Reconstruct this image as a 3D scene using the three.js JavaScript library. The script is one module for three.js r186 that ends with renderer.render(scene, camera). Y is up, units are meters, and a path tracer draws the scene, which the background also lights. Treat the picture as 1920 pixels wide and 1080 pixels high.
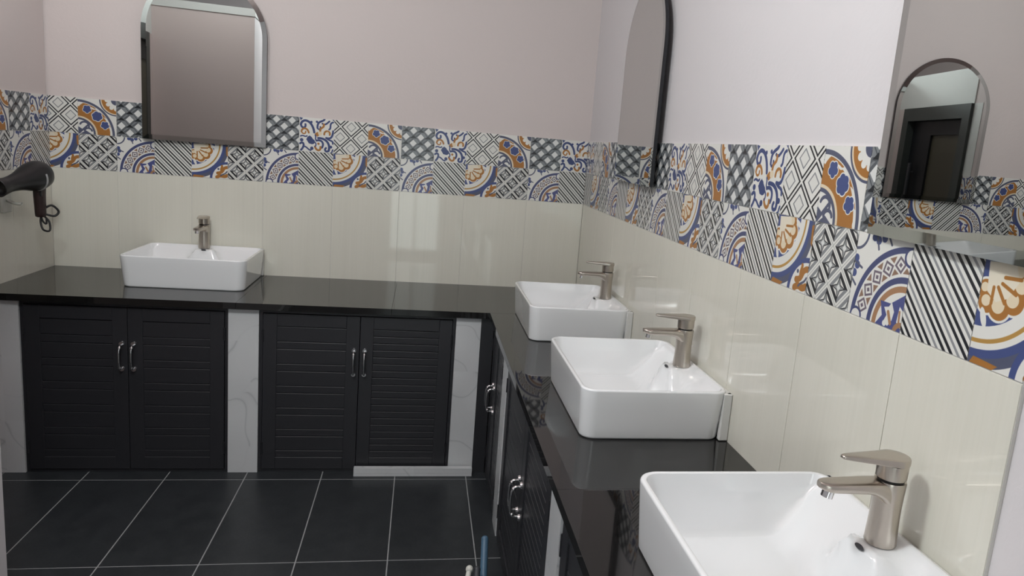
import * as THREE from 'three';
import { mergeGeometries } from 'three/addons/utils/BufferGeometryUtils.js';
import { RoundedBoxGeometry } from 'three/addons/geometries/RoundedBoxGeometry.js';
import { RectAreaLightUniformsLib } from 'three/addons/lights/RectAreaLightUniformsLib.js';

// ---------------------------------------------------------------- camera, light, exposure
const scene = new THREE.Scene();
const renderer = new THREE.WebGLRenderer();
renderer.toneMapping = THREE.LinearToneMapping;
renderer.toneMappingExposure = 0.82;
renderer.shadowMap.enabled = true;
RectAreaLightUniformsLib.init();
scene.background = new THREE.Color(0x000000);

const camera = new THREE.PerspectiveCamera(2 * Math.atan(540 / 1339.98) * 180 / Math.PI, 1920 / 1080, 0.05, 30);
camera.position.set(-0.77667, 1.38194, 3.41518);
camera.rotation.set(-0.174012, -0.188128, 0.083669, 'YXZ');
camera.setViewOffset(1920, 1080, -74.05, 22.39, 1920, 1080);
scene.add(camera);

const FL = 0;            // floor
const YB = 1.135;        // lower edge of the patterned band
const YC = 0.707;        // top of the counter
const T = 0.15;          // one patterned square
const XL = -2.341;       // left wall
const YW = 2.09;         // height of the low walls on the entrance side
const YCEIL = 2.64;
const ZP = 1.57, XP = -1.757;   // corner of the entrance partition
const LAMPS = [                                                                 // globe lamps on the ceiling; the second is added to brighten the alcove
  { x: -1.34, y: 2.44, z: 2.45, r: .13, i: 5.9, label: 'round white globe ceiling light over the aisle' },
  { x: -1.85, y: 2.42, z: 1.02, r: .11, i: .95, label: 'added unseen globe light brightening the alcove before the far counter' },
];
const PANE = { x0: -1.1, x1: -.58, y0: .15, y1: 2.0, z: 4.79, glow: .8 };      // frosted daylight window in the front wall

// ---------------------------------------------------------------- helpers
let seed = 7;
const rnd = () => { seed = (seed * 1664525 + 1013904223) >>> 0; return seed / 4294967296; };
const taken = {};
function numbered(n) { const k = taken[n] = (taken[n] ?? -1) + 1; return k ? `${n}_${String(k).padStart(3, '0')}` : n; }
function mesh(name, geo, mat, parent) {
  const m = new THREE.Mesh(geo, mat); m.name = name; m.castShadow = m.receiveShadow = true; parent.add(m); return m;
}
function group(name, parent) { const g = new THREE.Group(); g.name = name; parent.add(g); return g; }
function thing(name, label, category, grp) {
  const g = group(numbered(name), scene); g.userData = { label, category }; if (grp) g.userData.group = grp; return g;
}
function struct(name, label) { const g = group(name, scene); g.userData = { kind: 'structure', label, category: name.split('_')[0] }; return g; }
function bx(x0, x1, y0, y1, z0, z1) {
  const g = new THREE.BoxGeometry(x1 - x0, y1 - y0, z1 - z0);
  g.translate((x0 + x1) / 2, (y0 + y1) / 2, (z0 + z1) / 2);
  // uv in metres
  const p = g.attributes.position, n = g.attributes.normal, uv = g.attributes.uv;
  for (let i = 0; i < p.count; i++) {
    const ax = Math.abs(n.getX(i)), ay = Math.abs(n.getY(i));
    if (ax > .5) uv.setXY(i, p.getZ(i), p.getY(i)); else if (ay > .5) uv.setXY(i, p.getX(i), p.getZ(i)); else uv.setXY(i, p.getX(i), p.getY(i));
  }
  return g;
}
const rbox = (x0, x1, y0, y1, z0, z1, r = .002, s = 2) => { const g = new RoundedBoxGeometry(x1 - x0, y1 - y0, z1 - z0, s, r); g.translate((x0 + x1) / 2, (y0 + y1) / 2, (z0 + z1) / 2); return g; };
const clean = g => { const o = g.index ? g.toNonIndexed() : g; for (const k of Object.keys(o.attributes)) if (!['position', 'normal', 'uv'].includes(k)) o.deleteAttribute(k); return o; };
const merge = a => mergeGeometries(a.map(clean));
// rings: array of arrays of [x,y,z] of equal length; closed around; smooth normals
function loft(rings, capStart = true, capEnd = true) {
  const n = rings[0].length, pos = [], idx = [];
  for (const r of rings) for (const p of r) pos.push(...p);
  for (let i = 0; i < rings.length - 1; i++) for (let j = 0; j < n; j++) {
    const a = i * n + j, b = i * n + (j + 1) % n, c = a + n, d = b + n; idx.push(a, b, c, b, d, c);
  }
  const cap = (r, flip) => { const c = [0, 1, 2].map(k => r.reduce((s, p) => s + p[k], 0) / n); const o = pos.length / 3; for (const p of r) pos.push(...p); pos.push(...c); for (let j = 0; j < n; j++) flip ? idx.push(o + j, o + n, o + (j + 1) % n) : idx.push(o + j, o + (j + 1) % n, o + n); };
  if (capStart) cap(rings[0], true); if (capEnd) cap(rings[rings.length - 1], false);
  const g = new THREE.BufferGeometry(); g.setAttribute('position', new THREE.Float32BufferAttribute(pos, 3)); g.setIndex(idx);
  g.setAttribute('uv', new THREE.Float32BufferAttribute(new Float32Array(pos.length / 3 * 2), 2)); g.computeVertexNormals(); return g;
}
const tube = (pts, r, seg = 40, rs = 10) => new THREE.TubeGeometry(new THREE.CatmullRomCurve3(pts.map(p => new THREE.Vector3(...p))), seg, r, rs, false);

// ---------------------------------------------------------------- textures
function canvasTex(w, h, draw, srgb = true) {
  const c = document.createElement('canvas'); c.width = w; c.height = h; const x = c.getContext('2d'); draw(x, w, h);
  const t = new THREE.CanvasTexture(c); if (srgb) t.colorSpace = THREE.SRGBColorSpace; t.wrapS = t.wrapT = THREE.RepeatWrapping; t.magFilter = THREE.LinearFilter; return t;
}
const WHT = '#dddcd7', NAV = '#495481', SLA = '#565a6e', ORA = '#a3703c', DRK = '#2c2c30', GRY = '#85878a', BRN = '#a07a5c', CRM = '#dccdb2';
const pat = {};
function ptile(k, draw) { pat[k] = canvasTex(256, 256, (x, w) => { x.scale(w, w); x.fillStyle = WHT; x.fillRect(0, 0, 1, 1); x.lineJoin = 'round'; x.lineCap = 'round'; draw(x); }); }
function arc(x, cx, cy, r, col, lw, a0 = 0, a1 = 7) { x.beginPath(); x.arc(cx, cy, r, a0, a1); x.strokeStyle = col; x.lineWidth = lw; x.stroke(); }
function disc(x, cx, cy, r, col) { x.beginPath(); x.arc(cx, cy, r, 0, 7); x.fillStyle = col; x.fill(); }
function poly(x, pts, fill, stroke, lw) { x.beginPath(); pts.forEach((p, i) => i ? x.lineTo(...p) : x.moveTo(...p)); x.closePath(); if (fill) { x.fillStyle = fill; x.fill(); } if (stroke) { x.strokeStyle = stroke; x.lineWidth = lw; x.stroke(); } }
const dia = (cx, cy, a, b = a) => [[cx, cy - b], [cx + a, cy], [cx, cy + b], [cx - a, cy]];
function line(x, a, b, col, lw) { x.beginPath(); x.moveTo(...a); x.lineTo(...b); x.strokeStyle = col; x.lineWidth = lw; x.stroke(); }
function curl(x, pts, col, lw) { x.beginPath(); x.moveTo(pts[0], pts[1]); for (let i = 2; i < pts.length; i += 6) x.bezierCurveTo(...pts.slice(i, i + 6)); x.strokeStyle = col; x.lineWidth = lw; x.stroke(); }
function blossom(x, cx, cy, r, col, n = 5, rim = WHT) { for (const [c, k] of [[rim, 1.28], [col, 1]]) { for (let i = 0; i < n; i++) { const a = i * 6.2832 / n + .3; disc(x, cx + Math.cos(a) * r * .62, cy + Math.sin(a) * r * .62, r * .5 * k, c); } disc(x, cx, cy, r * .6 * k, c); } }
// double-line diamond lattice
ptile('A', x => {
  for (let k = -3; k <= 4; k++) {
    const c = k * .64;
    for (const s of [1, -1]) for (const [o, col, lw] of [[-.034, DRK, .03], [.034, DRK, .03]]) {
      const d = c + o * 1.41;
      if (s > 0) line(x, [-1 + .5 + d, -1 + .5], [1 + .5 + d, 1 + .5], col, lw); else line(x, [-1 + .5 + d, 1 + .5], [1 + .5 + d, -1 + .5], col, lw);
    }
  }
  for (let k = -3; k <= 4; k++) for (const s of [1, -1]) { const d = k * .64; s > 0 ? line(x, [-.5 + d, -.5], [1.5 + d, 1.5], WHT, .036) : line(x, [-.5 + d, 1.5], [1.5 + d, -.5], WHT, .036); }
  for (const [a, b] of [[.5, .18], [.5, .82], [.18, .5], [.82, .5], [-.14, .18], [1.14, .18], [-.14, .82], [1.14, .82], [.18, -.14], [.82, -.14], [.18, 1.14], [.82, 1.14]]) { poly(x, dia(a, b, .135), '#d9d8d3', GRY, .022); }
});
// quarter rosette in ochre and blue
ptile('B', x => {
  disc(x, 0, 1, .96, SLA); disc(x, 0, 1, .895, WHT);
  x.save(); x.beginPath(); x.arc(0, 1, .88, 0, 7); x.clip();
  x.beginPath(); x.arc(0, 1, .84, -1.57, 0); x.lineTo(.5, 1); x.arc(0, 1, .5, 0, -1.57, true); x.closePath(); x.fillStyle = ORA; x.fill();
  for (const [a, b, r] of [[.08, .12, .13], [.42, .2, .1], [.62, .33, .1], [.83, .55, .1], [.93, .95, .1]]) disc(x, a, b, r, WHT);
  arc(x, .3, .42, .26, ORA, .13, 3.4, 5.3); arc(x, .62, .68, .26, ORA, .13, 4.6, 6.4);
  disc(x, 0, 1, .5, CRM); disc(x, 0, 1, .455, SLA); disc(x, 0, 1, .4, WHT);
  x.restore();
  blossom(x, .24, .3, .1, NAV); blossom(x, .5, .48, .125, NAV, 6); blossom(x, .7, .72, .1, NAV);
  arc(x, .16, .78, .12, SLA, .05, 3.6, 6.6); arc(x, .26, .93, .1, SLA, .05, 3.4, 6); line(x, [0, 1], [.28, .72], SLA, .05); poly(x, [[0, .8], [.1, .86], [0, 1]], SLA); poly(x, [[.05, 1], [.2, .9], [.36, 1]], SLA);
  disc(x, 1, 0, .44, SLA); disc(x, 1, 0, .405, CRM); disc(x, 1, 0, .375, ORA); disc(x, 1, 0, .23, WHT);
  for (let i = 0; i < 4; i++) { const a = 1.57 + i * .52; disc(x, 1 + Math.cos(a) * .24, Math.sin(a) * .24, .055, WHT); } disc(x, 1, 0, .13, SLA);
});
// grey boxes
ptile('C', x => {
  x.fillStyle = '#6b6f73'; x.fillRect(0, 0, 1, 1);
  const at = f => { for (let j = -1; j < 7; j++) for (let i = -1; i < 4; i++) f(.35 + .445 * i - (j % 2 ? .222 : 0), .12 + .19 * j); };
  at((cx, cy) => poly(x, [[cx - .222, cy], [cx - .11, cy - .15], [cx + .11, cy - .15], [cx + .222, cy], [cx + .11, cy + .15], [cx - .11, cy + .15]], '#7e8285', '#54585c', .02));
  at((cx, cy) => { poly(x, [[cx - .2, cy], [cx, cy - .165], [cx, cy - .11], [cx - .115, cy]], '#5b5f63'); poly(x, [[cx + .2, cy], [cx, cy + .165], [cx, cy + .11], [cx + .115, cy]], '#5b5f63'); poly(x, dia(cx, cy, .108, .108), '#d9dad8'); });
  at((cx, cy) => { const dx = cx + .222; poly(x, [[dx - .1, cy + .03], [dx, cy - .055], [dx + .1, cy + .03]], '#2c2e31'); });
});
// navy scrolls with ochre curls
ptile('D', x => {
  const n = '#3f4a74', k = (p, c, w) => curl(x, p, c, w * .78);
  k([.04, .22, .06, .02, .36, .02, .43, .42], n, .085); k([.04, .22, .08, .36, .2, .3, .17, .2], n, .075);
  k([.52, .28, .5, .04, .7, .1, .72, .0], n, .075); k([.52, .28, .56, .36, .62, .3, .6, .24], n, .055);
  k([.66, .14, .74, .2, .8, .12, .86, .06], n, .065); k([.86, .3, .94, .26, .84, .12, .97, .08], n, .065);
  k([.98, .34, .96, .56, .9, .58, .78, .56], n, .075); k([.78, .56, .9, .66, .98, .6, .98, .72], n, .065);
  k([.55, .58, .8, .56, .92, .76, .86, .94], n, .085); k([.86, .94, .78, 1.0, .72, .92, .78, .86], n, .075);
  k([.5, .66, .66, .6, .74, .74, .66, .86], n, .075);
  poly(x, [[.3, .52], [.38, .6], [.44, .66], [.38, .78], [.28, .76], [.2, .64]], n); disc(x, .3, .62, .08, n); disc(x, .38, .7, .075, n);
  k([.03, .78, .1, .7, .2, .8, .06, .97], n, .075); disc(x, .07, .67, .05, n); k([.12, .86, .22, .84, .26, .96, .34, .96], n, .055); disc(x, .37, .9, .05, n);
  k([.06, .42, .08, .28, .24, .3, .27, .44], ORA, .07); k([.06, .42, .1, .52, .2, .48, .18, .41], ORA, .05);
  k([.6, .38, .6, .22, .72, .3, .7, .16], ORA, .075); k([.72, .46, .72, .3, .92, .34, .88, .46], ORA, .07); poly(x, dia(.52, .47, .085, .075), ORA); disc(x, .6, .44, .06, CRM);
  k([.46, .84, .5, .98, .64, .98, .62, .84], ORA, .075); disc(x, .56, .75, .035, ORA);
  k([.04, .56, .12, .5, .16, .6, .22, .54], n, .05); k([.46, .5, .5, .58, .44, .6, .5, .66], n, .05); disc(x, .92, .82, .045, n); disc(x, .5, .1, .035, n); disc(x, .34, .12, .035, n); k([.98, .9, .94, .98, .98, .98, .92, 1.0], n, .05); k([.44, .7, .5, .74, .5, .8, .46, .84], n, .045); disc(x, .82, .4, .03, CRM);
  poly(x, [[0, 0], [.1, .02], [.03, .1]], n); poly(x, [[.94, 0], [1, 0], [1, .05]], n);
});
// shell flower in a blue quarter ring
ptile('E', x => {
  disc(x, 0, 0, 1.04, SLA); disc(x, 0, 0, .94, NAV); disc(x, 0, 0, .86, WHT); disc(x, 0, 0, .8, '#b08a4e'); disc(x, 0, 0, .76, WHT); disc(x, 0, 0, .64, NAV);
  x.save(); x.beginPath(); x.moveTo(1, .62); x.lineTo(1, 1); x.lineTo(.5, 1); x.arc(1, 1, .5, 3.14, 4.71); x.closePath(); x.fillStyle = NAV; x.fill(); x.restore();
  disc(x, 1, 1, .5, NAV); disc(x, 1, 1, .43, WHT);
  curl(x, [.98, .66, .82, .68, .92, .82, .72, .84], ORA, .09); curl(x, [.7, .96, .84, .86, .86, .98, .98, .9], ORA, .1); curl(x, [.84, .8, .78, .72, .86, .66, .84, .62], ORA, .06); curl(x, [.8, .92, .88, .84, .92, .88, .98, .78], SLA, .035); disc(x, .74, .72, .03, SLA);
  poly(x, [[.06, .93], [.36, .95], [.3, 1], [.02, 1]], ORA); poly(x, [[.95, .06], [1, .04], [1, .34], [.96, .3]], ORA);
  // shell
  const lobes = [[.42, .07, .1], [.47, .2, .105], [.4, .34, .105], [.25, .42, .11], [.1, .4, .09], [.06, .28, .08]];
  for (const [a, b, r] of lobes) disc(x, a, b, r + .035, WHT);
  for (const [a, b, r] of lobes) disc(x, a, b, r + .012, ORA);
  for (const [a, b, r] of lobes) disc(x, a - .015, b - .015, r - .035, CRM);
  poly(x, [[.05, .02], [.36, .0], [.42, .16], [.33, .32], [.2, .38], [.08, .3]], '#dfd6c4');
  for (const [a, b] of [[[.44, .13], [.26, .14]], [[.41, .27], [.24, .2]], [[.3, .37], [.2, .24]], [[.15, .4], [.15, .25]]]) line(x, a, b, ORA, .035);
  x.save(); x.translate(.6, .08); x.rotate(.6); x.beginPath(); x.ellipse(0, 0, .1, .035, 0, 0, 7); x.fillStyle = WHT; x.fill(); x.restore();
  x.save(); x.translate(.09, .55); x.rotate(1.2); x.beginPath(); x.ellipse(0, 0, .1, .035, 0, 0, 7); x.fillStyle = WHT; x.fill(); x.restore();
});
// star lattice in black, grey, white ribbons
ptile('F', x => {
  x.fillStyle = '#c9cac7'; x.fillRect(0, 0, 1, 1);
  for (const [cx, cy] of [[.25, .25], [.75, .25], [.5, .5], [.25, .75], [.75, .75], [0, 0], [.5, 0], [1, 0], [0, .5], [1, .5], [0, 1], [.5, 1], [1, 1]]) {
    const a = .25, q = dia(cx, cy, a), e = dia(cx, cy, .205), g = dia(cx, cy, .135);
    poly(x, q, WHT, '#a9abaa', .012);
    poly(x, [e[0], e[1], g[1], g[0]], DRK); poly(x, [e[2], e[3], g[3], g[2]], DRK); poly(x, [e[1], e[2], g[2], g[1]], GRY); poly(x, [e[3], e[0], g[0], g[3]], GRY);
    poly(x, g, WHT);
    const s = .035; poly(x, [[cx, cy - .135], [cx + s, cy - s], [cx + .135, cy], [cx + s, cy + s], [cx, cy + .135], [cx - s, cy + s], [cx - .135, cy], [cx - s, cy - s]], '#8f9192', DRK, .012);
    poly(x, dia(cx, cy, .045), '#d9dad8');
  }
});
// quarter mandala ring
ptile('G', x => {
  disc(x, 1, 1, .94, '#4a4f72'); disc(x, 1, 1, .87, WHT); 
  for (let i = 0; i < 5; i++) { const a = 3.14 + .2 + i * .29; x.save(); x.translate(1 + Math.cos(a) * .745, 1 + Math.sin(a) * .745); x.rotate(a + .785); x.fillStyle = '#6f6570'; x.fillRect(-.072, -.072, .144, .144); x.fillStyle = WHT; x.fillRect(-.046, -.046, .092, .092); x.fillStyle = '#6f6570'; x.fillRect(-.022, -.022, .044, .044); x.restore();
    for (const [r, s] of [[.845, 1], [.645, -1]]) { const b = a + .145; x.save(); x.translate(1 + Math.cos(b) * r, 1 + Math.sin(b) * r); x.rotate(b); poly(x, [[0, -.06], [0, .06], [-.07 * s, 0]], '#8a6f5f'); x.restore(); } }
  disc(x, 1, 1, .61, '#4a4f72'); disc(x, 1, 1, .54, WHT); disc(x, 1, 1, .51, BRN); disc(x, 1, 1, .44, WHT);
  poly(x, [[.6, .72], [.78, .72], [1, .58], [1, 1], [.56, 1], [.66, .88]], '#4f5484');
  poly(x, [[.68, .78], [.76, .76], [.8, .7], [.86, .8], [.84, .9], [.78, .98], [.7, .94], [.74, .86]], WHT); poly(x, [[.94, .72], [1, .76], [1, .96], [.92, .9]], WHT); line(x, [.76, .82], [.82, .94], BRN, .045); line(x, [.95, .78], [.96, .9], BRN, .03); arc(x, 1, 1.02, .1, BRN, .06); disc(x, .72, .96, .035, WHT);
  for (const [a, b] of [[.17, 1.0], [1.0, .17]]) { disc(x, a, b, .115, '#4a4f72'); disc(x, a, b, .085, WHT); }
  arc(x, 0, 0, .2, SLA, .035); for (const [a, b] of [[.32, .03], [.4, .06], [.5, .02], [.03, .32], [.06, .4], [.02, .5]]) { disc(x, a, b, .05, NAV); } line(x, [.36, 0], [.42, .16], SLA, .03); line(x, [0, .36], [.16, .42], SLA, .03); line(x, [.58, 0], [.64, .08], SLA, .03); line(x, [0, .58], [.08, .64], SLA, .03);
});
// slanting pinstripes
ptile('H', x => { let k = 0; for (let d = -1.04; d < 1.1; d += .104, k++) line(x, [d - .2, -.2 * 1.0], [d + 1.2, 1.2], k % 3 === 2 || k % 3 === 1 ? '#2b2c30' : '#8c8d90', k % 3 ? .036 : .03); });

function value(u, v, s) { const i = Math.floor(u), j = Math.floor(v), f = u - i, g = v - j; const h = (a, b) => { const t = Math.sin((a * 127.1 + b * 311.7 + s * 74.7)) * 43758.5453; return t - Math.floor(t); }; const sm = t => t * t * (3 - 2 * t); const a = h(i, j), b = h(i + 1, j), c = h(i, j + 1), d = h(i + 1, j + 1); return a + (b - a) * sm(f) + (c - a) * sm(g) + (a - b - c + d) * sm(f) * sm(g); }
function dataTex(n, f, srgb = true) {
  const d = new Uint8Array(n * n * 4); for (let j = 0; j < n; j++) for (let i = 0; i < n; i++) { const c = f(i / n, j / n); d.set([c[0], c[1], c[2], 255], (j * n + i) * 4); }
  const t = new THREE.DataTexture(d, n, n); t.magFilter = THREE.LinearFilter; t.minFilter = THREE.LinearFilter; t.wrapS = t.wrapT = THREE.RepeatWrapping; if (srgb) t.colorSpace = THREE.SRGBColorSpace; t.needsUpdate = true; return t;
}
const creamMaps = [1, 2, 3].map(s => dataTex(256, (u, v) => { const k = (value(u * 60, v * 1.2, s) - .5) * 2 + (value(u * 14, v * .7, s + 9) - .5) * 3 + (value(u * 120, v * 3, s + 3) - .5) * 1.5; return [217 + k, 215 + k, 204 + k * 1.1]; }));
const floorMaps = [1, 2, 3].map(s => dataTex(256, (u, v) => { const k = (value(u * 9, v * 18, s) - .5) * 8 + (value(u * 60, v * 90, s + 5) - .5) * 7; return [44 + k, 47 + k, 50 + k]; }));
const graniteMap = dataTex(512, (u, v) => { const k = (value(u * 220, v * 220, 4) - .5) * 10 + (value(u * 400, v * 400, 8) > .93 ? 14 : 0); return [25 + k, 24 + k, 24 + k]; });
graniteMap.repeat.set(2, 2);
const marbleMap = dataTex(512, (u, v) => {
  const w = value(u * 3, v * 3, 2) * 1.6 + value(u * 9, v * 9, 6) * .5, l = Math.abs(Math.sin((u * 1.3 + v * 2.1 + w) * 3.6)), vein = Math.pow(1 - l, 22) * (value(u * 5, v * 5, 12) > .45 ? 1 : .15);
  const k = (value(u * 6, v * 6, 5) - .5) * 9; return [206 + k - vein * 26, 208 + k - vein * 25, 210 + k - vein * 24];
});
marbleMap.repeat.set(1.4, 1.4);
const fineBump = dataTex(256, (u, v) => { const k = 128 + (value(u * 40, v * 40, 3) - .5) * 120 + (value(u * 120, v * 120, 5) - .5) * 60; return [k, k, k]; }, false);
fineBump.repeat.set(3, 3);

// ---------------------------------------------------------------- materials
const std = o => new THREE.MeshStandardMaterial(o);
const phys = o => new THREE.MeshPhysicalMaterial(o);
const M = {
  pinkPaint: std({ color: '#cdc3c1', roughness: .75, bumpMap: fineBump, bumpScale: .0004 }),
  palePaint: std({ color: '#d3cfd1', roughness: .7, bumpMap: fineBump, bumpScale: .0004 }),
  whitePaint: std({ color: '#d5d8d5', roughness: .7 }),
  mauvePaint: std({ color: '#cfc2bf', roughness: .75 }),
  ceilPaint: std({ color: '#cfb7b4', roughness: .85 }),
  grout: std({ color: '#d3d1cc', roughness: .8 }),
  floorGrout: std({ color: '#97999a', roughness: .85 }),
  granite: phys({ map: graniteMap, roughness: .035, specularIntensity: 1, ior: 1.55, color: '#ffffff' }),
  marble: std({ map: marbleMap, roughness: .22 }),
  ceramic: phys({ color: '#eceef0', roughness: .12, clearcoat: 1, clearcoatRoughness: .04 }),
  silicone: std({ color: '#d9d9d6', roughness: .5 }),
  cabinet: std({ color: '#2c2c30', roughness: .34 }),
  hinge: std({ color: '#3a3a3e', roughness: .35, metalness: .6 }),
  chrome: std({ color: '#e4e4e6', metalness: 1, roughness: .09 }),
  nickel: std({ color: '#bfb7ae', metalness: 1, roughness: .28 }),
  dark: std({ color: '#131315', roughness: .5 }),
  mirror: std({ color: '#d4d6d5', metalness: 1, roughness: .0 }),
  bevel: std({ color: '#c4c8c7', metalness: 1, roughness: .02 }),
  backing: std({ color: '#17181d', roughness: .35 }),
  doorMetal: std({ color: '#3f4341', roughness: .45 }),
  doorDark: std({ color: '#1b1c20', roughness: .4 }),
  doorGlass: std({ color: '#4a463a', roughness: .35 }),
  dryerBlack: std({ color: '#1a1a1c', roughness: .35 }),
  dryerBrown: std({ color: '#2a1a19', roughness: .45 }),
  dryerSilver: std({ color: '#c9cacb', roughness: .25, metalness: .5 }),
  blue: std({ color: '#4a6880', roughness: .45 }),
  plasticWhite: std({ color: '#cfcfc8', roughness: .5 }),
  plasticGrey: std({ color: '#3c3d42', roughness: .5 }),
  lampGlow: std({ color: '#ffffff', emissive: '#ffffff', emissiveIntensity: 6 }),
  paneGlow: std({ color: '#ffffff', emissive: '#f0fffc', emissiveIntensity: 2.0 }),
  lampBody: std({ color: '#e8e8e8', roughness: .4 }),
};
const patMat = {}; for (const k in pat) patMat[k] = phys({ map: pat[k], roughness: .2, specularIntensity: .8 });
const creamMat = creamMaps.map(map => phys({ map, roughness: .045 }));
const floorMat = floorMaps.map(map => std({ map, roughness: .36 }));

// ---------------------------------------------------------------- shell
const floor = struct('floor', 'dark charcoal rectangular floor tiles with pale grout lines');
mesh('grout_bed', bx(-3.7, .1, -.12, FL - .0012, -.1, 4.9), M.floorGrout, floor);
{
  const xs = [], zs = []; for (let x = -.535 + 3 * .2925; x > -2.75; x -= .2925) xs.push(x);
  zs.push(.615 - .585); for (let z = .615; z < 4.9; z += .585) zs.push(z);
  const tw = .2925 - .004, td = .585 - .004, g = rbox(-tw / 2, tw / 2, -.01, 0, -td / 2, td / 2, .0012, 1);
  g.attributes.uv.array.set(Array.from({ length: g.attributes.position.count }, (_, i) => [g.attributes.position.getX(i) / tw + .5, g.attributes.position.getZ(i) / td + .5]).flat());
  let n = 0;
  for (const x of xs) for (const z of zs) {
    if (x - .2925 > -.0 || z + .585 > 5.2) continue;
    if (z > 2 && x < -1.9) continue;
    const m = mesh('floor_tile', g, floorMat[n++ * 7 % 3], floor); m.position.set(x - .2925 / 2, FL, z + .585 / 2);
  }
}
const ceiling = struct('ceiling', 'dull reddish mauve ceiling');
mesh('ceiling_slab', bx(-3.7, .1, YCEIL, YCEIL + .1, -.1, 4.9), M.ceilPaint, ceiling);

const UP = 'ABCD', LO = 'EFGH';
const tileGeo = new Map();
function patternGeo(u0, u1) {
  const key = u0.toFixed(3) + '_' + u1.toFixed(3); if (tileGeo.has(key)) return tileGeo.get(key);
  const w = (u1 - u0) * T - .0012, h = T - .0012, g = new THREE.BoxGeometry(w, h, .007); g.translate(0, 0, -.0035);
  const p = g.attributes.position, uv = g.attributes.uv;
  for (let i = 0; i < p.count; i++) uv.setXY(i, u0 + (p.getX(i) / w + .5) * (u1 - u0), p.getY(i) / h + .5);
  tileGeo.set(key, g); return g;
}
// s0..s1 in squares along the local x axis; first: pattern index at square 0; ox: local x of square 0
function tiling(wall, s0, s1, first, ox) {
  for (let k = Math.floor(s0); k < s1; k++) {
    const u0 = Math.max(0, s0 - k), u1 = Math.min(1, s1 - k); if (u1 - u0 < .03) continue;
    const q = ((k + first) % 4 + 4) % 4, g = patternGeo(u0, u1), x = ox + (k + (u0 + u1) / 2) * T;
    mesh('patterned_tile', g, patMat[UP[q]], wall).position.set(x, YB + 1.5 * T, 0);
    mesh('patterned_tile', g, patMat[LO[q]], wall).position.set(x, YB + .5 * T, 0);
  }
  // cream tiles, two squares wide
  let n = 0;
  for (let k = Math.floor(s0 / 2) * 2; k < s1; k += 2) {
    const a = Math.max(s0, k), b = Math.min(s1, k + 2); if (b - a < .05) continue;
    const w = (b - a) * T - .0014, h = .47, g = rbox(-w / 2, w / 2, -h, -.0016, -.008, 0, .0006, 1), p = g.attributes.position;
    g.attributes.uv.array.set(Array.from({ length: p.count }, (_, i) => [p.getX(i) / .3 + .5, p.getY(i) / .6]).flat());
    mesh('cream_tile', g, creamMat[(n++ * 5 + Math.round(ox * 7) % 3 + 3) % 3], wall).position.set(ox + (a + b) / 2 * T, YB, 0);
  }
}
// back wall: squares counted from the left corner
const wallBack = struct('wall_back', 'pale pink wall above a patterned tile band and cream tiles');
mesh('plaster', bx(-3.7, .1, -.1, YCEIL, -.12, -.007), M.pinkPaint, wallBack);
mesh('grout_bed', bx(XL, 0, YC - .1, YB + 2 * T, -.007, -.0016), M.grout, wallBack);
const OXB = -15.86 * T;
tiling(wallBack, .2483, 15.86, 0, OXB);
// right wall: local x = world z
const wallRight = struct('wall_right', 'whitish wall above patterned tile band and glossy cream tiles behind three basins');
wallRight.rotation.y = -Math.PI / 2;
mesh('plaster', bx(-.1, 4.9, -.1, YCEIL, -.12, -.007), M.palePaint, wallRight);
mesh('grout_bed', bx(0, 2.65, YC - .1, YB + 2 * T, -.007, -.0016), M.grout, wallRight);
tiling(wallRight, -.0 + 0.0, 2.65 / T - .012, 3, .0018);
// left wall beside the counter, up to the doorway
const wallLeft = struct('wall_left', 'short tiled wall at the counter end with low white wall over the door');
wallLeft.position.x = XL; wallLeft.rotation.y = Math.PI / 2;
mesh('plaster', bx(-.735, .0, -.1, YW, -.1, -.007), M.pinkPaint, wallLeft);
mesh('grout_bed', bx(-.72, 0, YC - .1, YB + 2 * T, -.007, -.0016), M.grout, wallLeft);
tiling(wallLeft, -.8, 4, 0, -.6);
mesh('plaster', bx(-ZP, -.735, FL + 1.872, YW, -.1, .0), M.whitePaint, wallLeft);
mesh('plaster', bx(-ZP, -ZP + .09, -.1, FL + 1.872, -.1, .004), M.mauvePaint, wallLeft);
mesh('plaster', bx(-.736, -.655, YB + 2 * T, FL + 1.872, -.1, -.004), M.whitePaint, wallLeft);
// entrance partition: face towards the back wall and the long low wall
const wallEntry = struct('wall_entry', 'mauve painted low partition wall beside the entrance door');
mesh('plaster', bx(XL - .1, XP, -.1, YW - .045, ZP, ZP + .12), M.mauvePaint, wallEntry);
mesh('plaster', bx(XP - .1, XP + .001, -.1, YW - .045, ZP + .001, 4.8), M.palePaint, wallEntry);
mesh('coping', merge([bx(XL - .1, XP + .005, YW - .045, YW, ZP - .008, ZP + .12), bx(XP - .105, XP + .005, YW - .045, YW, ZP + .12, 4.8)]), M.whitePaint, wallEntry);
const base0 = struct('baseboard_entry', 'white tile skirting at the foot of the partition');
mesh('skirting', bx(XP - .02, XP + .018, FL, .075, ZP - .012, 4.8), M.marble, base0);
const wallFront = struct('wall_front', 'pale wall behind the viewer');
mesh('plaster', bx(-3.7, .1, -.1, YCEIL, 4.8, 4.9), M.palePaint, wallFront);
const wallOuter = struct('wall_outer', 'mauve outer wall beyond the low partition');
mesh('plaster', bx(-3.7, -3.6, -.1, YCEIL, -.1, 4.9), M.mauvePaint, wallOuter);

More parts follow.
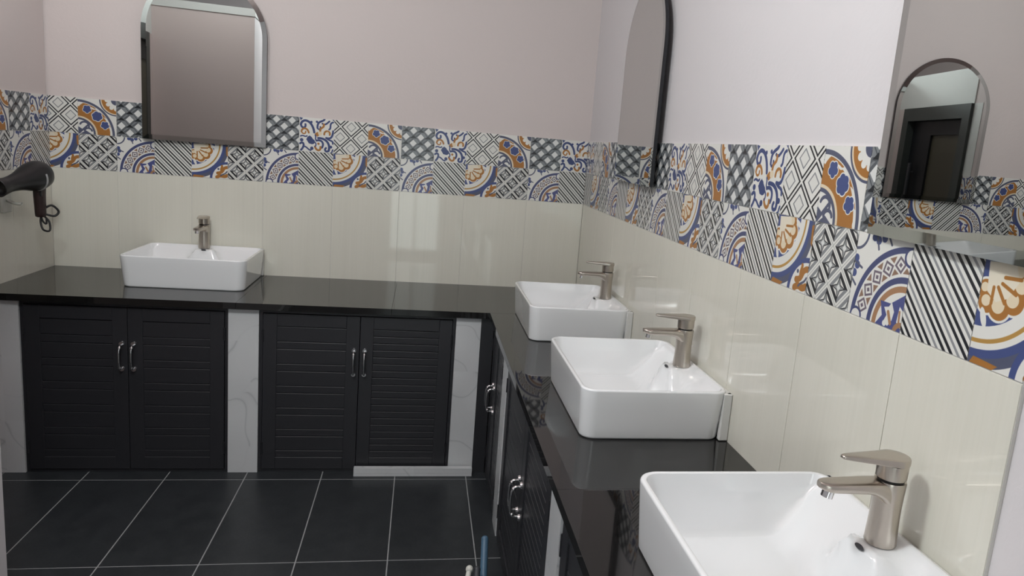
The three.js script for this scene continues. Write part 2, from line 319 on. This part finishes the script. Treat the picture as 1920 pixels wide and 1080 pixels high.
// door in the left wall
const door = struct('door_1', 'dark grey framed door with dull olive glass panel'); door.position.set(XL, FL, 0); door.rotation.y = Math.PI / 2;
mesh('door_frame', merge([bx(-.81, -.737, .0, 1.872, -.09, .015), bx(-ZP + .092, -ZP + .16, .0, 1.872, -.09, .015), bx(-ZP + .16, -.81, 1.785, 1.872, -.09, .015)]), M.doorMetal, door);
{
  const l = -ZP + .162, r = -.812, gl = -1.19, gr = -.845;
  const leaf = mesh('door_leaf', merge([bx(l, gl, .01, 1.783, -.075, -.035), bx(gr, r, .01, 1.783, -.075, -.035), bx(gl, gr, 1.69, 1.783, -.075, -.035), bx(gl, gr, .01, .12, -.075, -.035), bx(gl, gr, .8, .9, -.075, -.035)]), M.doorDark, door);
  mesh('glass_panel', bx(gl, gr, .12, .8, -.06, -.05), M.doorGlass, leaf); mesh('glass_panel', bx(gl, gr, .9, 1.69, -.06, -.05), M.doorGlass, leaf);
  mesh('pull_handle', merge([rbox(-1.345, -1.32, .85, 1.5, -.012, .005, .006), rbox(-1.34, -1.325, .9, .915, -.035, -.01, .004), rbox(-1.34, -1.325, 1.43, 1.445, -.035, -.01, .004)]), M.plasticGrey, leaf);
}

// ---------------------------------------------------------------- ceiling light
for (const LAMP of LAMPS) {
  const t = thing('ceiling_light', LAMP.label, 'light', 'globe ceiling lights'); t.position.set(LAMP.x, YCEIL, LAMP.z);
  const g = new THREE.CylinderGeometry(.06, .07, .03, 32); g.translate(0, -.015, 0); const s = new THREE.CylinderGeometry(.03, .03, .09, 24); s.translate(0, -.07, 0);
  mesh('ceiling_rose', merge([g, s]), M.lampBody, t);
  const b = new THREE.SphereGeometry(LAMP.r, 32, 24); b.translate(0, LAMP.y - YCEIL, 0); mesh('globe', b, M.lampGlow, t);
  const l = new THREE.PointLight('#f3fdfd', LAMP.i, 0, 2); l.name = 'lamp_light'; l.position.y = LAMP.y - YCEIL; l.castShadow = true; l.shadow.radius = LAMP.r / .02; t.add(l);
}
{
  const w = struct('window_1', 'frosted daylight window behind the viewer'); w.position.set((PANE.x0 + PANE.x1) / 2, 0, PANE.z);
  const hw = (PANE.x1 - PANE.x0) / 2, f = .045;
  mesh('pane', bx(-hw, hw, PANE.y0, PANE.y1, -.004, .004), M.paneGlow, w);
  mesh('window_frame', merge([bx(-hw - f, -hw, PANE.y0 - f, PANE.y1 + f, -.03, .01), bx(hw, hw + f, PANE.y0 - f, PANE.y1 + f, -.03, .01), bx(-hw, hw, PANE.y1, PANE.y1 + f, -.03, .01), bx(-hw, hw, PANE.y0 - f, PANE.y0, -.03, .01), bx(-.018, .018, PANE.y0, PANE.y1, -.03, .01)]), M.lampBody, w);
  const r = new THREE.RectAreaLight('#f0fffc', PANE.glow, PANE.x1 - PANE.x0, PANE.y1 - PANE.y0); r.name = 'window_light'; r.position.set(0, (PANE.y0 + PANE.y1) / 2, -.035); r.castShadow = true; w.add(r);
}

// ---------------------------------------------------------------- counter
const counter = thing('countertop', 'polished black granite counter running around the corner under the basins', 'countertop');
const CT = .026;
mesh('slab', rbox(XL + .002, -1.4565, YC - CT, YC, .001, .573, .0007), M.granite, counter);
mesh('slab', rbox(-1.456, -.8705, YC - CT, YC, .001, .573, .0007), M.granite, counter);
mesh('slab', rbox(-.87, -.001, YC - CT, YC, .001, .573, .0007), M.granite, counter);
mesh('slab', rbox(-.477, -.001, YC - CT, YC, .5735, 2.0945, .0007), M.granite, counter);
mesh('slab', rbox(-.477, -.001, YC - CT, YC, 2.095, 2.98, .0007), M.granite, counter);

// ---------------------------------------------------------------- marble pillars and cabinets
function pillar(x0, x1, z0, z1, label) {
  const t = thing('marble_pillar', label, 'pillar', 'marble pillars under the counter'); t.position.set((x0 + x1) / 2, FL, (z0 + z1) / 2);
  const w = (x1 - x0) / 2, d = (z1 - z0) / 2, h = YC - CT;
  const g = bx(-w, w, 0, h, -d, d), o = rnd() * 3, uv = g.attributes.uv; for (let i = 0; i < uv.count; i++) uv.setXY(i, uv.getX(i) + o, uv.getY(i) + o * 1.7);
  mesh('cladding', g, M.marble, t);
}
const FZ = .551, FX = -.456;
pillar(XL + .004, -2.2155, .03, FZ, 'white marble pillar at the counter end beside the door wall');
pillar(-1.488, -1.3755, .03, FZ, 'white marble pillar between the two double louvred cabinets');
pillar(-.61, -.508, .03, FZ, 'white marble pillar next to the inner corner of the counter');
pillar(FX, -.03, .955, 1.062, 'white marble pillar below the gap between first two side basins');
pillar(FX, -.03, 1.95, 2.065, 'white marble pillar below the counter before the last basin');

function handleGeo() {
  const bar = tube([[0, -.046, .004], [0, -.045, .018], [0, -.036, .026], [0, 0, .03], [0, .036, .026], [0, .045, .018], [0, .046, .004]], .0042, 40, 10);
  const ro = y => { const g = new THREE.CylinderGeometry(.0085, .0105, .006, 20); g.rotateX(Math.PI / 2); g.translate(0, y, .003); return g; };
  const kn = y => { const g = new THREE.SphereGeometry(.0062, 12, 10); g.translate(0, y, .023); return g; };
  return merge([bar, ro(.05), ro(-.05), kn(.039), kn(-.039)]);
}
const HG = handleGeo();
// one slat: top edge set back, lower edge proud, so the lower lip catches light
const slatCache = new Map();
function slatGeo(w, h) {
  const k = w.toFixed(4) + h.toFixed(4); if (slatCache.has(k)) return slatCache.get(k);
  const s = new THREE.Shape(); s.moveTo(-.008, 0); s.lineTo(.001, 0); s.lineTo(.0015, h - .0037); for (let i = 0; i <= 5; i++) { const a = i / 5 * Math.PI / 2; s.lineTo(-.0007 + .0022 * Math.cos(a), h - .0037 + .0022 * Math.sin(a)); } s.lineTo(-.008, h - .0015); s.closePath();
  const g = new THREE.ExtrudeGeometry(s, { depth: w, bevelEnabled: false }); g.rotateY(-Math.PI / 2); g.translate(w / 2, 0, 0); // depth axis to -x, profile x to z
  slatCache.set(k, g); return g;
}
function cabinetDoor(parent, x0, x1, y0, y1, style, hx, hy) {
  const d = group('door', parent), st = .052, rl = .05, z = .0;
  const fr = [rbox(x0, x0 + st, y0, y1, z - .018, z + .006, .0015), rbox(x1 - st, x1, y0, y1, z - .018, z + .006, .0015), rbox(x0 + st, x1 - st, y1 - rl, y1, z - .018, z + .006, .0015), rbox(x0 + st, x1 - st, y0, y0 + rl, z - .018, z + .006, .0015)];
  mesh('door_frame', merge(fr), M.cabinet, d);
  mesh('back_panel', bx(x0 + st, x1 - st, y0 + rl, y1 - rl, z - .018, z - .009), M.cabinet, d);
  const w = x1 - x0 - 2 * st, H = y1 - y0 - 2 * rl; let y = y0 + rl; const hs = [];
  if (style === 'even') { const n = Math.round(H / .0285); for (let i = 0; i < n; i++) hs.push(H / n); }
  else { const n = Math.round(H / .0865); for (let i = 0; i < n; i++) hs.push(H / n * .333, H / n * .667); }
  for (const h of hs) { const m = mesh('slat', slatGeo(w, h - .0012), M.cabinet, d); m.position.set((x0 + x1) / 2, y, z); y += h; }
  const hm = mesh('handle', HG, M.chrome, d); hm.position.set(hx, hy, z + .006); hm.userData.label = 'chrome bow handle';
  const left = hx > (x0 + x1) / 2, ex = left ? x0 : x1;
  for (const yy of [y0 + .09, y1 - .09]) { const g = new THREE.CylinderGeometry(.004, .004, .05, 10); g.translate(ex, yy, z + .005); mesh('hinge', g, M.hinge, d).userData.label = 'small dark barrel hinge'; }
}
function cabinet(origin, rot, w, split, styles, label, depth = .45, hy = .474) {
  const t = thing('cabinet', label, 'cabinet', 'black louvred cabinets under the counter'); t.position.set(...origin); t.rotation.y = rot;
  const h = YC - CT - .001, m = .012;
  mesh('carcass', merge([bx(-w / 2, -w / 2 + m, 0, h, -depth, 0), bx(w / 2 - m, w / 2, 0, h, -depth, 0), bx(-w / 2 + m, w / 2 - m, h - .014, h, -depth, 0), bx(-w / 2 + m, w / 2 - m, 0, .012, -depth, 0), bx(-w / 2 + m, w / 2 - m, .012, h - .014, -depth, -depth + .01)]), M.cabinet, t);
  cabinetDoor(t, -w / 2 + m + .002, split - .001, .014, h - .016, styles[0], split - .021, hy);
  cabinetDoor(t, split + .001, w / 2 - m - .002, .014, h - .016, styles[1], split + .021, hy);
}
cabinet([(-2.2155 - 1.488) / 2, FL, FZ - .008], 0, 2.2155 - 1.488 - .002, -1.848 + (2.2155 + 1.488) / 2, ['pair', 'pair'], 'black double louvred cabinet under the basin on the far counter');
cabinet([(-1.3755 - .61) / 2, FL, FZ - .008], 0, 1.3755 - .61 - .002, -.991 + (1.3755 + .61) / 2, ['pair', 'even'], 'black double louvred cabinet between marble pillars with loose marble strip at its foot');
cabinet([FX + .008, FL, (.555 + .955) / 2], -Math.PI / 2, .398, -.06, ['even', 'even'], 'narrow black double cabinet at the inner corner of the counter', .4, .385);
cabinet([FX + .008, FL, (1.062 + 1.95) / 2], -Math.PI / 2, .886, .01, ['pair', 'even'], 'wide black double cabinet below the middle basin of the side counter', .4, .385);
cabinet([FX + .008, FL, (2.065 + 2.95) / 2], -Math.PI / 2, .883, 0, ['pair', 'even'], 'black double cabinet below the last basin of the side counter', .4, .385);
{
  const t = thing('corner_post', 'black filler post in the inner corner between cabinets', 'post'); t.position.set(-.481, FL, .53);
  mesh('post_board', bx(-.0255, .0255, 0, YC - CT - .001, -.022, .024), M.cabinet, t);
  const k = thing('marble_strip', 'loose white marble strip lying at the foot of the cabinet door', 'strip'); k.position.set(-.752, FL, .577);
  mesh('strip_body', merge([bx(-.242, .242, 0, .0115, -.012, .012), bx(-.242, .242, .0115, .0125, -.012, .0108), bx(-.242, .242, .0125, .034, -.012, .0118)]), M.marble, k);
}

// ---------------------------------------------------------------- basins
function rrect(hx, hz, r, n, cz) {   // n points per corner, counter-clockwise seen from above
  const o = []; for (const [sx, sz, a0] of [[1, 1, 0], [-1, 1, Math.PI / 2], [-1, -1, Math.PI], [1, -1, Math.PI * 1.5]]) for (let i = 0; i < n; i++) { const a = a0 + (i / (n - 1)) * Math.PI / 2; o.push([sx * (hx - r) + Math.cos(a) * r, cz + sz * (hz - r) + Math.sin(a) * r]); }
  // subdivide the long straight sides
  const q = []; for (let i = 0; i < o.length; i++) { const a = o[i], b = o[(i + 1) % o.length], L = Math.hypot(a[0] - b[0], a[1] - b[1]), k = L > .03 ? 14 : 1; for (let j = 0; j < k; j++) q.push([a[0] + (b[0] - a[0]) * j / k, a[1] + (b[1] - a[1]) * j / k]); }
  return q.reverse();
}
const BW = .48, BD = .37, BH = .128;
function basinGeo() {
  const hx = BW / 2, hz = BD / 2, cz = BD / 2, N = 9, rings = [], lift = (pts, y) => pts.map(([x, z]) => [x, y, z]);
  rings.push(lift(rrect(hx - .03, hz - .03, .02, N, cz), .0));
  rings.push(lift(rrect(hx - .017, hz - .012, .03, N, cz), 0));
  rings.push(lift(rrect(hx - .0125, hz - .0085, .034, N, cz), .0015));
  rings.push(lift(rrect(hx - .010, hz - .007, .035, N, cz), .006));
  for (const f of [.2, .4, .6, .8]) rings.push(lift(rrect(hx - .010 * (1 - f), hz - .007 * (1 - f), .036, N, cz), .006 + f * (BH - .012)));
  rings.push(lift(rrect(hx, hz, .037, N, cz), BH - .005));
  rings.push(lift(rrect(hx - .0015, hz - .0015, .0365, N, cz), BH - .0015));
  rings.push(lift(rrect(hx - .0045, hz - .0045, .0345, N, cz), BH));
  rings.push(lift(rrect(hx - .009, hz - .009, .032, N, cz), BH - .0008));
  // bowl surface: height from the distance to the inner rim, with a tap shelf at the wall side
  const ix = hx - .0105, iz = hz - .0105, ri = .031;
  const sd = (x, z) => { const qx = Math.abs(x) - ix + ri, qz = Math.abs(z - cz) - iz + ri; return -(Math.hypot(Math.max(qx, 0), Math.max(qz, 0)) + Math.min(Math.max(qx, qz), 0) - ri); };
  const sm = t => { t = Math.min(1, Math.max(0, t)); return t * t * (3 - 2 * t); };
  const bottom = .022, top = BH - .002;
  const smin = (a, b, k) => { const h = Math.max(k - Math.abs(a - b), 0) / k; return Math.min(a, b) - h * h * k / 4; };
  const height = (x, z) => {
    const side = Math.max(0, sd(x, z)), back = Math.max(0, z - .0105);
    const wallS = Math.pow(Math.min(1, side / .042), .62), wallB = Math.min(1, back / .115);
    const k = Math.min(wallS, sm(wallB * .5) * 2 > 1 ? 1 : wallB);
    const f = smin(wallS, Math.pow(wallB, .9), .25);
    let y = top + (bottom - top) * Math.min(1, Math.max(0, f + .0)) ;
    // tap shelf
    const ex = Math.max(0, Math.abs(x) - .038), ez = Math.max(0, z - .082), d = Math.hypot(ex * .55, ez);
    const shelf = top - .006 - Math.max(0, d) * 3.4;
    const h = Math.max(.02 - Math.abs(y - shelf), 0) / .02; y = Math.max(y, shelf) + h * h * .02 / 4;
    return Math.min(y, BH - .0012) + (x * x + (z - cz) * (z - cz)) * .02 - .0012;
  };
  const S = [1, .985, .965, .945, .925, .9, .875, .85, .82, .79, .76, .72, .68, .63, .58, .52, .45, .37, .28, .18, .09, .03];
  const rim = rrect(ix, iz, ri, N, cz);
  for (const s of S) rings.push(rim.map(([x, z]) => { const X = x * s, Z = cz + (z - cz) * s; return [X, Math.min(height(X, Z), BH - .0012), Z]; }));
  return loft(rings, true, true);
}
const BG = basinGeo();
function basin(x, z, rot, label) {
  const t = thing('basin', label, 'basin', 'white rectangular countertop basins'); t.position.set(x, YC, z); t.rotation.y = rot;
  mesh('bowl', BG, M.ceramic, t);
  const g = new THREE.CylinderGeometry(.022, .022, .003, 32); g.translate(0, .0255, BD / 2 + .02); mesh('drain', g, M.chrome, t).userData.label = 'round chrome drain';
  mesh('sealant', merge([rbox(-BW / 2 + .006, BW / 2 - .006, .001, BH - .006, -.0088, .005, .003), rbox(-BW / 2 + .005, -BW / 2 + .02, .001, BH - .006, -.0088, .014, .003), rbox(BW / 2 - .02, BW / 2 - .005, .001, BH - .006, -.0088, .014, .003)]), M.silicone, t).userData.label = 'white sealant bead';
  const o = new THREE.CylinderGeometry(.0065, .0065, .002, 20); o.scale(1.5, 1, .6); o.rotateX(.55); o.translate(0, BH - .0098, .083); mesh('overflow_hole', o, M.plasticGrey, t);
}
basin(-1.705, .0095, 0, 'white rectangular basin alone on the far counter under the arched mirror');
basin(-.0095, .75, -Math.PI / 2, 'white rectangular basin on the side counter next to the corner');
basin(-.0095, 1.613, -Math.PI / 2, 'white rectangular basin in the middle of the side counter');
basin(-.0095, 2.515, -Math.PI / 2, 'white rectangular basin at the end of the side counter under the large mirror');

// ---------------------------------------------------------------- taps
const oval = (cx, cy, cz, a, b, n, dir = 'y', p = 2) => Array.from({ length: n }, (_, i) => { const t = -i / n * Math.PI * 2, c = Math.cos(t), s = Math.sin(t), u = Math.sign(c) * Math.pow(Math.abs(c), 2 / p) * a, v = Math.sign(s) * Math.pow(Math.abs(s), 2 / p) * b; return dir === 'y' ? [cx + u, cy, cz + v] : [cx - u, cy + v, cz]; });
function tapParts() {
  // body: waisted oval column
  const body = loft([[0, .0245], [.002, .0253], [.012, .0247], [.03, .0238], [.05, .0232], [.07, .0233], [.088, .024], [.1, .0246], [.108, .0249], [.1105, .0242]].map(([y, r]) => oval(0, y, 0, r, r, 40)));
  // spout: forward is +z
  const sp = [];
  const f = [0, .012, .022, .03, .038, .046, .056, .07, .085, .1, .112, .12, .1245, .1265];
  for (const d of f) {
    const tip = Math.max(0, (d - .105) / .0217), w = (.0225 - .006 * d / .1265) * Math.sqrt(Math.max(.12, 1 - tip * tip * .92));
    const top = .1112 - .003 * d / .1265, under = d < .05 ? .0905 - .04 * Math.pow(1 - d / .05, 2.4) : .0905 + .0015 * (d - .05) / .07 + (tip > 0 ? tip * tip * .006 : 0);
    sp.push(oval(0, (top + under) / 2, d, w, (top - under) / 2, 32, 'z', 3.4));
  }
  const spout = loft(sp);
  const aer = new THREE.CylinderGeometry(.0098, .0098, .011, 24); aer.rotateX(-.22); aer.translate(0, .0865, .1085);
  const neck = new THREE.CylinderGeometry(.0205, .0205, .006, 32); neck.translate(0, .1125, 0);
  // handle: cap + lever
  const cap = loft([[.1145, .0228], [.1155, .0238], [.138, .0243], [.1395, .0243]].map(([y, r]) => oval(0, y + (y < .12 ? 0 : 0), 0, r, r, 40)));
  const out = (k, y0, y1) => { const o = []; const n = 44; for (let i = 0; i < n; i++) { const t = -i / n * Math.PI * 2, c = Math.cos(t), s = Math.sin(t); let X = c * .0252, Z = s * .0252; if (s > 0) { const q = s * .094; const wd = .0252 - (.0252 - .0095) * Math.pow(Math.min(1, q / .09), .8); X = Math.sign(c) * wd * Math.min(1, Math.pow(Math.abs(c), .38)); Z = q; } o.push([X * k, (Z > 0 ? y0 + (y1 - y0) * Z / .094 : y0), Z * k + (k < 1 ? .012 * (1 - k) : 0)]); } return o; };
  const lever = loft([out(.97, .1395, .1462), out(1, .1405, .147), out(1, .1495, .1508), out(.965, .1512, .1522), out(.7, .1518, .1526)]);
  return { body: merge([body, spout]), aer, neck, handle: merge([cap, lever]) };
}
const TP = tapParts();
function tap(x, z, rot, label) {
  const t = thing('faucet', label, 'faucet', 'brushed nickel basin mixer taps'); t.position.set(x, YC + BH - .0075, z); t.rotation.y = rot; t.scale.setScalar(.94);
  mesh('body', TP.body, M.nickel, t); mesh('aerator', TP.aer, M.chrome, t); mesh('collar', TP.neck, M.dark, t); mesh('lever_handle', TP.handle, M.nickel, t);
}
tap(-1.715, .047, 0, 'brushed nickel mixer tap on the lone basin of the far counter');
tap(-.049, .752, -Math.PI / 2, 'brushed nickel mixer tap on the basin next to the corner');
tap(-.05, 1.614, -Math.PI / 2, 'brushed nickel mixer tap on the middle basin of the side counter');
tap(-.052, 2.506, -Math.PI / 2, 'brushed nickel mixer tap on the end basin under the large mirror');

// ---------------------------------------------------------------- arched mirrors
function archPts(w, h, inset) { const r = w / 2 - inset, o = [[-r, inset]], n = 40; o.push([r, inset]); for (let i = 0; i <= n; i++) { const a = Math.PI * i / n; o.push([Math.cos(a) * r, h - w / 2 + Math.sin(a) * r]); } return o; }
function archMirror(w, h, label, back) {
  const t = thing('arched_mirror', label, 'mirror', 'frameless arched mirrors on the walls'), B = .02, zi = 0, zo = -.0013;
  const inner = archPts(w, h, B), outer = archPts(w, h, 0), sh = a => { const s = new THREE.Shape(); a.forEach((p, i) => i ? s.lineTo(...p) : s.moveTo(...p)); s.closePath(); return s; };
  mesh('mirror_glass', new THREE.ShapeGeometry(sh(inner)), M.mirror, t);
  const pos = [], n = inner.length; for (let i = 0; i < n; i++) { const j = (i + 1) % n, a = [...inner[i], zi], b = [...inner[j], zi], c = [...outer[i], zo], d = [...outer[j], zo]; pos.push(...a, ...c, ...b, ...b, ...c, ...d); }
  const g = new THREE.BufferGeometry(); g.setAttribute('position', new THREE.Float32BufferAttribute(pos, 3)); g.setAttribute('uv', new THREE.Float32BufferAttribute(new Float32Array(pos.length / 3 * 2), 2)); g.computeVertexNormals();
  mesh('bevelled_edge', g, M.bevel, t);
  const bg = new THREE.ExtrudeGeometry(sh(archPts(w, h, .0005)), { depth: back, bevelEnabled: false }); bg.translate(0, 0, zo - .0004 - back); mesh('backing_board', bg, M.backing, t);
  return t;
}
const MW = .5, MH = .71, YM = YB + .152;
{
  const a = archMirror(MW, MH, 'arched mirror above the lone basin on the far wall', .009); a.position.set(-1.717, YM, .0235); a.rotation.y = .0314;
  const b = archMirror(MW, MH, 'arched mirror near the room corner showing its dark edge', .012); b.position.set(-.026, YM, .852); b.rotation.y = -Math.PI / 2 - .0215;
  const c = archMirror(MW, MH, 'arched mirror above the end basin reflecting another arched mirror', .009); c.position.set(-.02, YM - .002, 2.543); c.rotation.y = -Math.PI / 2 - .0232;
}

// ---------------------------------------------------------------- hair dryer on the left wall
{
  const t = thing('hair_dryer', 'black hair dryer with brown handle hanging on the tiled left wall', 'hair dryer');
  const A = new THREE.Vector3(-2.285, YB - .054, .507), R = new THREE.Vector3(-2.236, YB - .006, .286);   // nozzle mouth, rear
  const ax = A.clone().sub(R), L = ax.length(); t.position.copy(R); t.quaternion.setFromUnitVectors(new THREE.Vector3(0, 1, 0), ax.clone().normalize());
  const prof = [[0, -.012], [.02, -.011], [.036, -.004], [.047, .012], [.0515, .035], [.05, .06], [.045, .085], [.037, .11], [.031, .135], [.0275, .16], [.026, .185], [.0275, .2], [.031, L], [.027, L], [.024, L - .03], [0, L - .031]].map(p => new THREE.Vector2(p[0] * 1.1, p[1]));
  mesh('barrel', new THREE.LatheGeometry(prof, 40), M.dryerBlack, t);
  const inv = p => t.worldToLocal(new THREE.Vector3(...p)); t.updateMatrixWorld(true);
  const loc = a => a.map(p => { const v = inv(p); return [v.x, v.y, v.z]; });
  const hc = R.clone().add(ax.clone().multiplyScalar(.1));
  const hr = []; for (const [dy, w, d, dz] of [[-.028, .028, .022, 0], [-.05, .026, .021, .001], [-.08, .0245, .02, .002], [-.12, .023, .019, .0], [-.15, .0225, .0185, -.001], [-.163, .021, .017, -.001], [-.166, .015, .012, -.001]]) hr.push(loc(Array.from({ length: 24 }, (_, i) => { const a = i / 24 * Math.PI * 2; return [hc.x + Math.cos(a) * d - .001, hc.y + dy, hc.z + Math.sin(a) * w + dz]; })));
  const hm = mesh('grip', loft(hr), M.dryerBrown, t); hm.userData.label = 'dark brown grip';
  mesh('switch', (() => { const g = rbox(-.004, .004, -.018, .018, -.006, .006, .003); g.applyMatrix4(new THREE.Matrix4().makeTranslation(hc.x + .012, hc.y - .065, hc.z + .018)); g.applyMatrix4(t.matrixWorld.clone().invert()); return g; })(), M.dark, hm);
  const dv = new THREE.Vector3(.9, -1, .3).applyQuaternion(t.quaternion.clone().invert()), dn = Math.atan2(dv.z, dv.x);
  const tr = new THREE.TorusGeometry(.0545, .0042, 10, 30, 2.1); const trm = new THREE.Matrix4().makeTranslation(0, .055, 0).multiply(new THREE.Matrix4().makeRotationX(Math.PI / 2)).multiply(new THREE.Matrix4().makeRotationZ(dn - 1.05)); tr.applyMatrix4(trm);
  mesh('trim_band', tr, M.dryerSilver, t).userData.label = 'silver trim';
  const c0 = [hc.x, hc.y - .165, hc.z];
  mesh('power_cord', merge([tube(loc([c0, [c0[0], c0[1] - .02, c0[2] + .004], [c0[0] + .012, c0[1] - .05, c0[2] + .01], [c0[0] + .026, c0[1] - .055, c0[2] - .004], [c0[0] + .022, c0[1] - .02, c0[2] - .014], [c0[0] + .006, c0[1] + .002, c0[2] - .012]]), .0038, 40, 8), tube(loc([[c0[0] + .006, c0[1] + .03, c0[2] - .008], [c0[0] + .03, c0[1] + .045, c0[2] - .02], [c0[0] + .05, c0[1] + .02, c0[2] - .03], [c0[0] + .04, c0[1] + .004, c0[2] - .022], [c0[0] + .012, c0[1] + .01, c0[2] - .008]]), .0042, 40, 8), tube(loc([[c0[0], c0[1], c0[2]], [c0[0] + .008, c0[1] - .02, c0[2]], [c0[0] + .016, c0[1] - .028, c0[2] - .004], [c0[0] + .016, c0[1] - .006, c0[2] - .006]]), .0034, 24, 8)]), M.dark, t);
  const k = thing('dryer_holder', 'small pale plastic wall holder behind the hair dryer', 'holder'); k.position.set(XL, YB - .13, .36);
  mesh('wall_plate', rbox(0, .012, -.03, .05, -.03, .03, .004), M.plasticWhite, k);
  mesh('cradle_arm', tube([[.01, .02, .0], [.03, .015, .02], [.055, .01, .028], [.075, .01, .03]], .006, 30, 8), M.plasticWhite, k);
}

// ---------------------------------------------------------------- brush handles leaning on the side cabinet
function stick(name, label, cat, top, foot, r, mat, tipMat, tipR) {
  const t = thing(name, label, cat, undefined); t.position.set(...foot); const d = top.map((v, i) => v - foot[i]);
  mesh('stick', tube([[0, .03, 0], d.map((v, i) => i === 1 ? .03 + (v - .03) * .5 : v * .5), d], r, 8, 14), mat, t);
  const s = new THREE.SphereGeometry(tipR, 16, 12); s.translate(...d); mesh('end_cap', s, tipMat, t);
  mesh('brush_head', rbox(-.03, .03, 0, .045, -.05, .05, .012, 3), M.plasticGrey, t);
}
stick('cleaning_brush', 'blue handled floor brush leaning by the black side cabinet', 'brush', [-.545, .25, 1.505], [-.56, FL, 1.72], .0105, M.blue, M.blue, .011);
stick('cleaning_brush', 'cleaning brush with rounded white handle end beside the blue one', 'brush', [-.594, .22, 1.605], [-.655, FL, 1.82], .0075, M.plasticWhite, M.plasticWhite, .0105);
stick('cleaning_brush', 'dark grey handled brush between the blue and white handles', 'brush', [-.572, .215, 1.60], [-.60, FL, 1.92], .0085, M.plasticGrey, M.plasticGrey, .0095);

renderer.render(scene, camera);
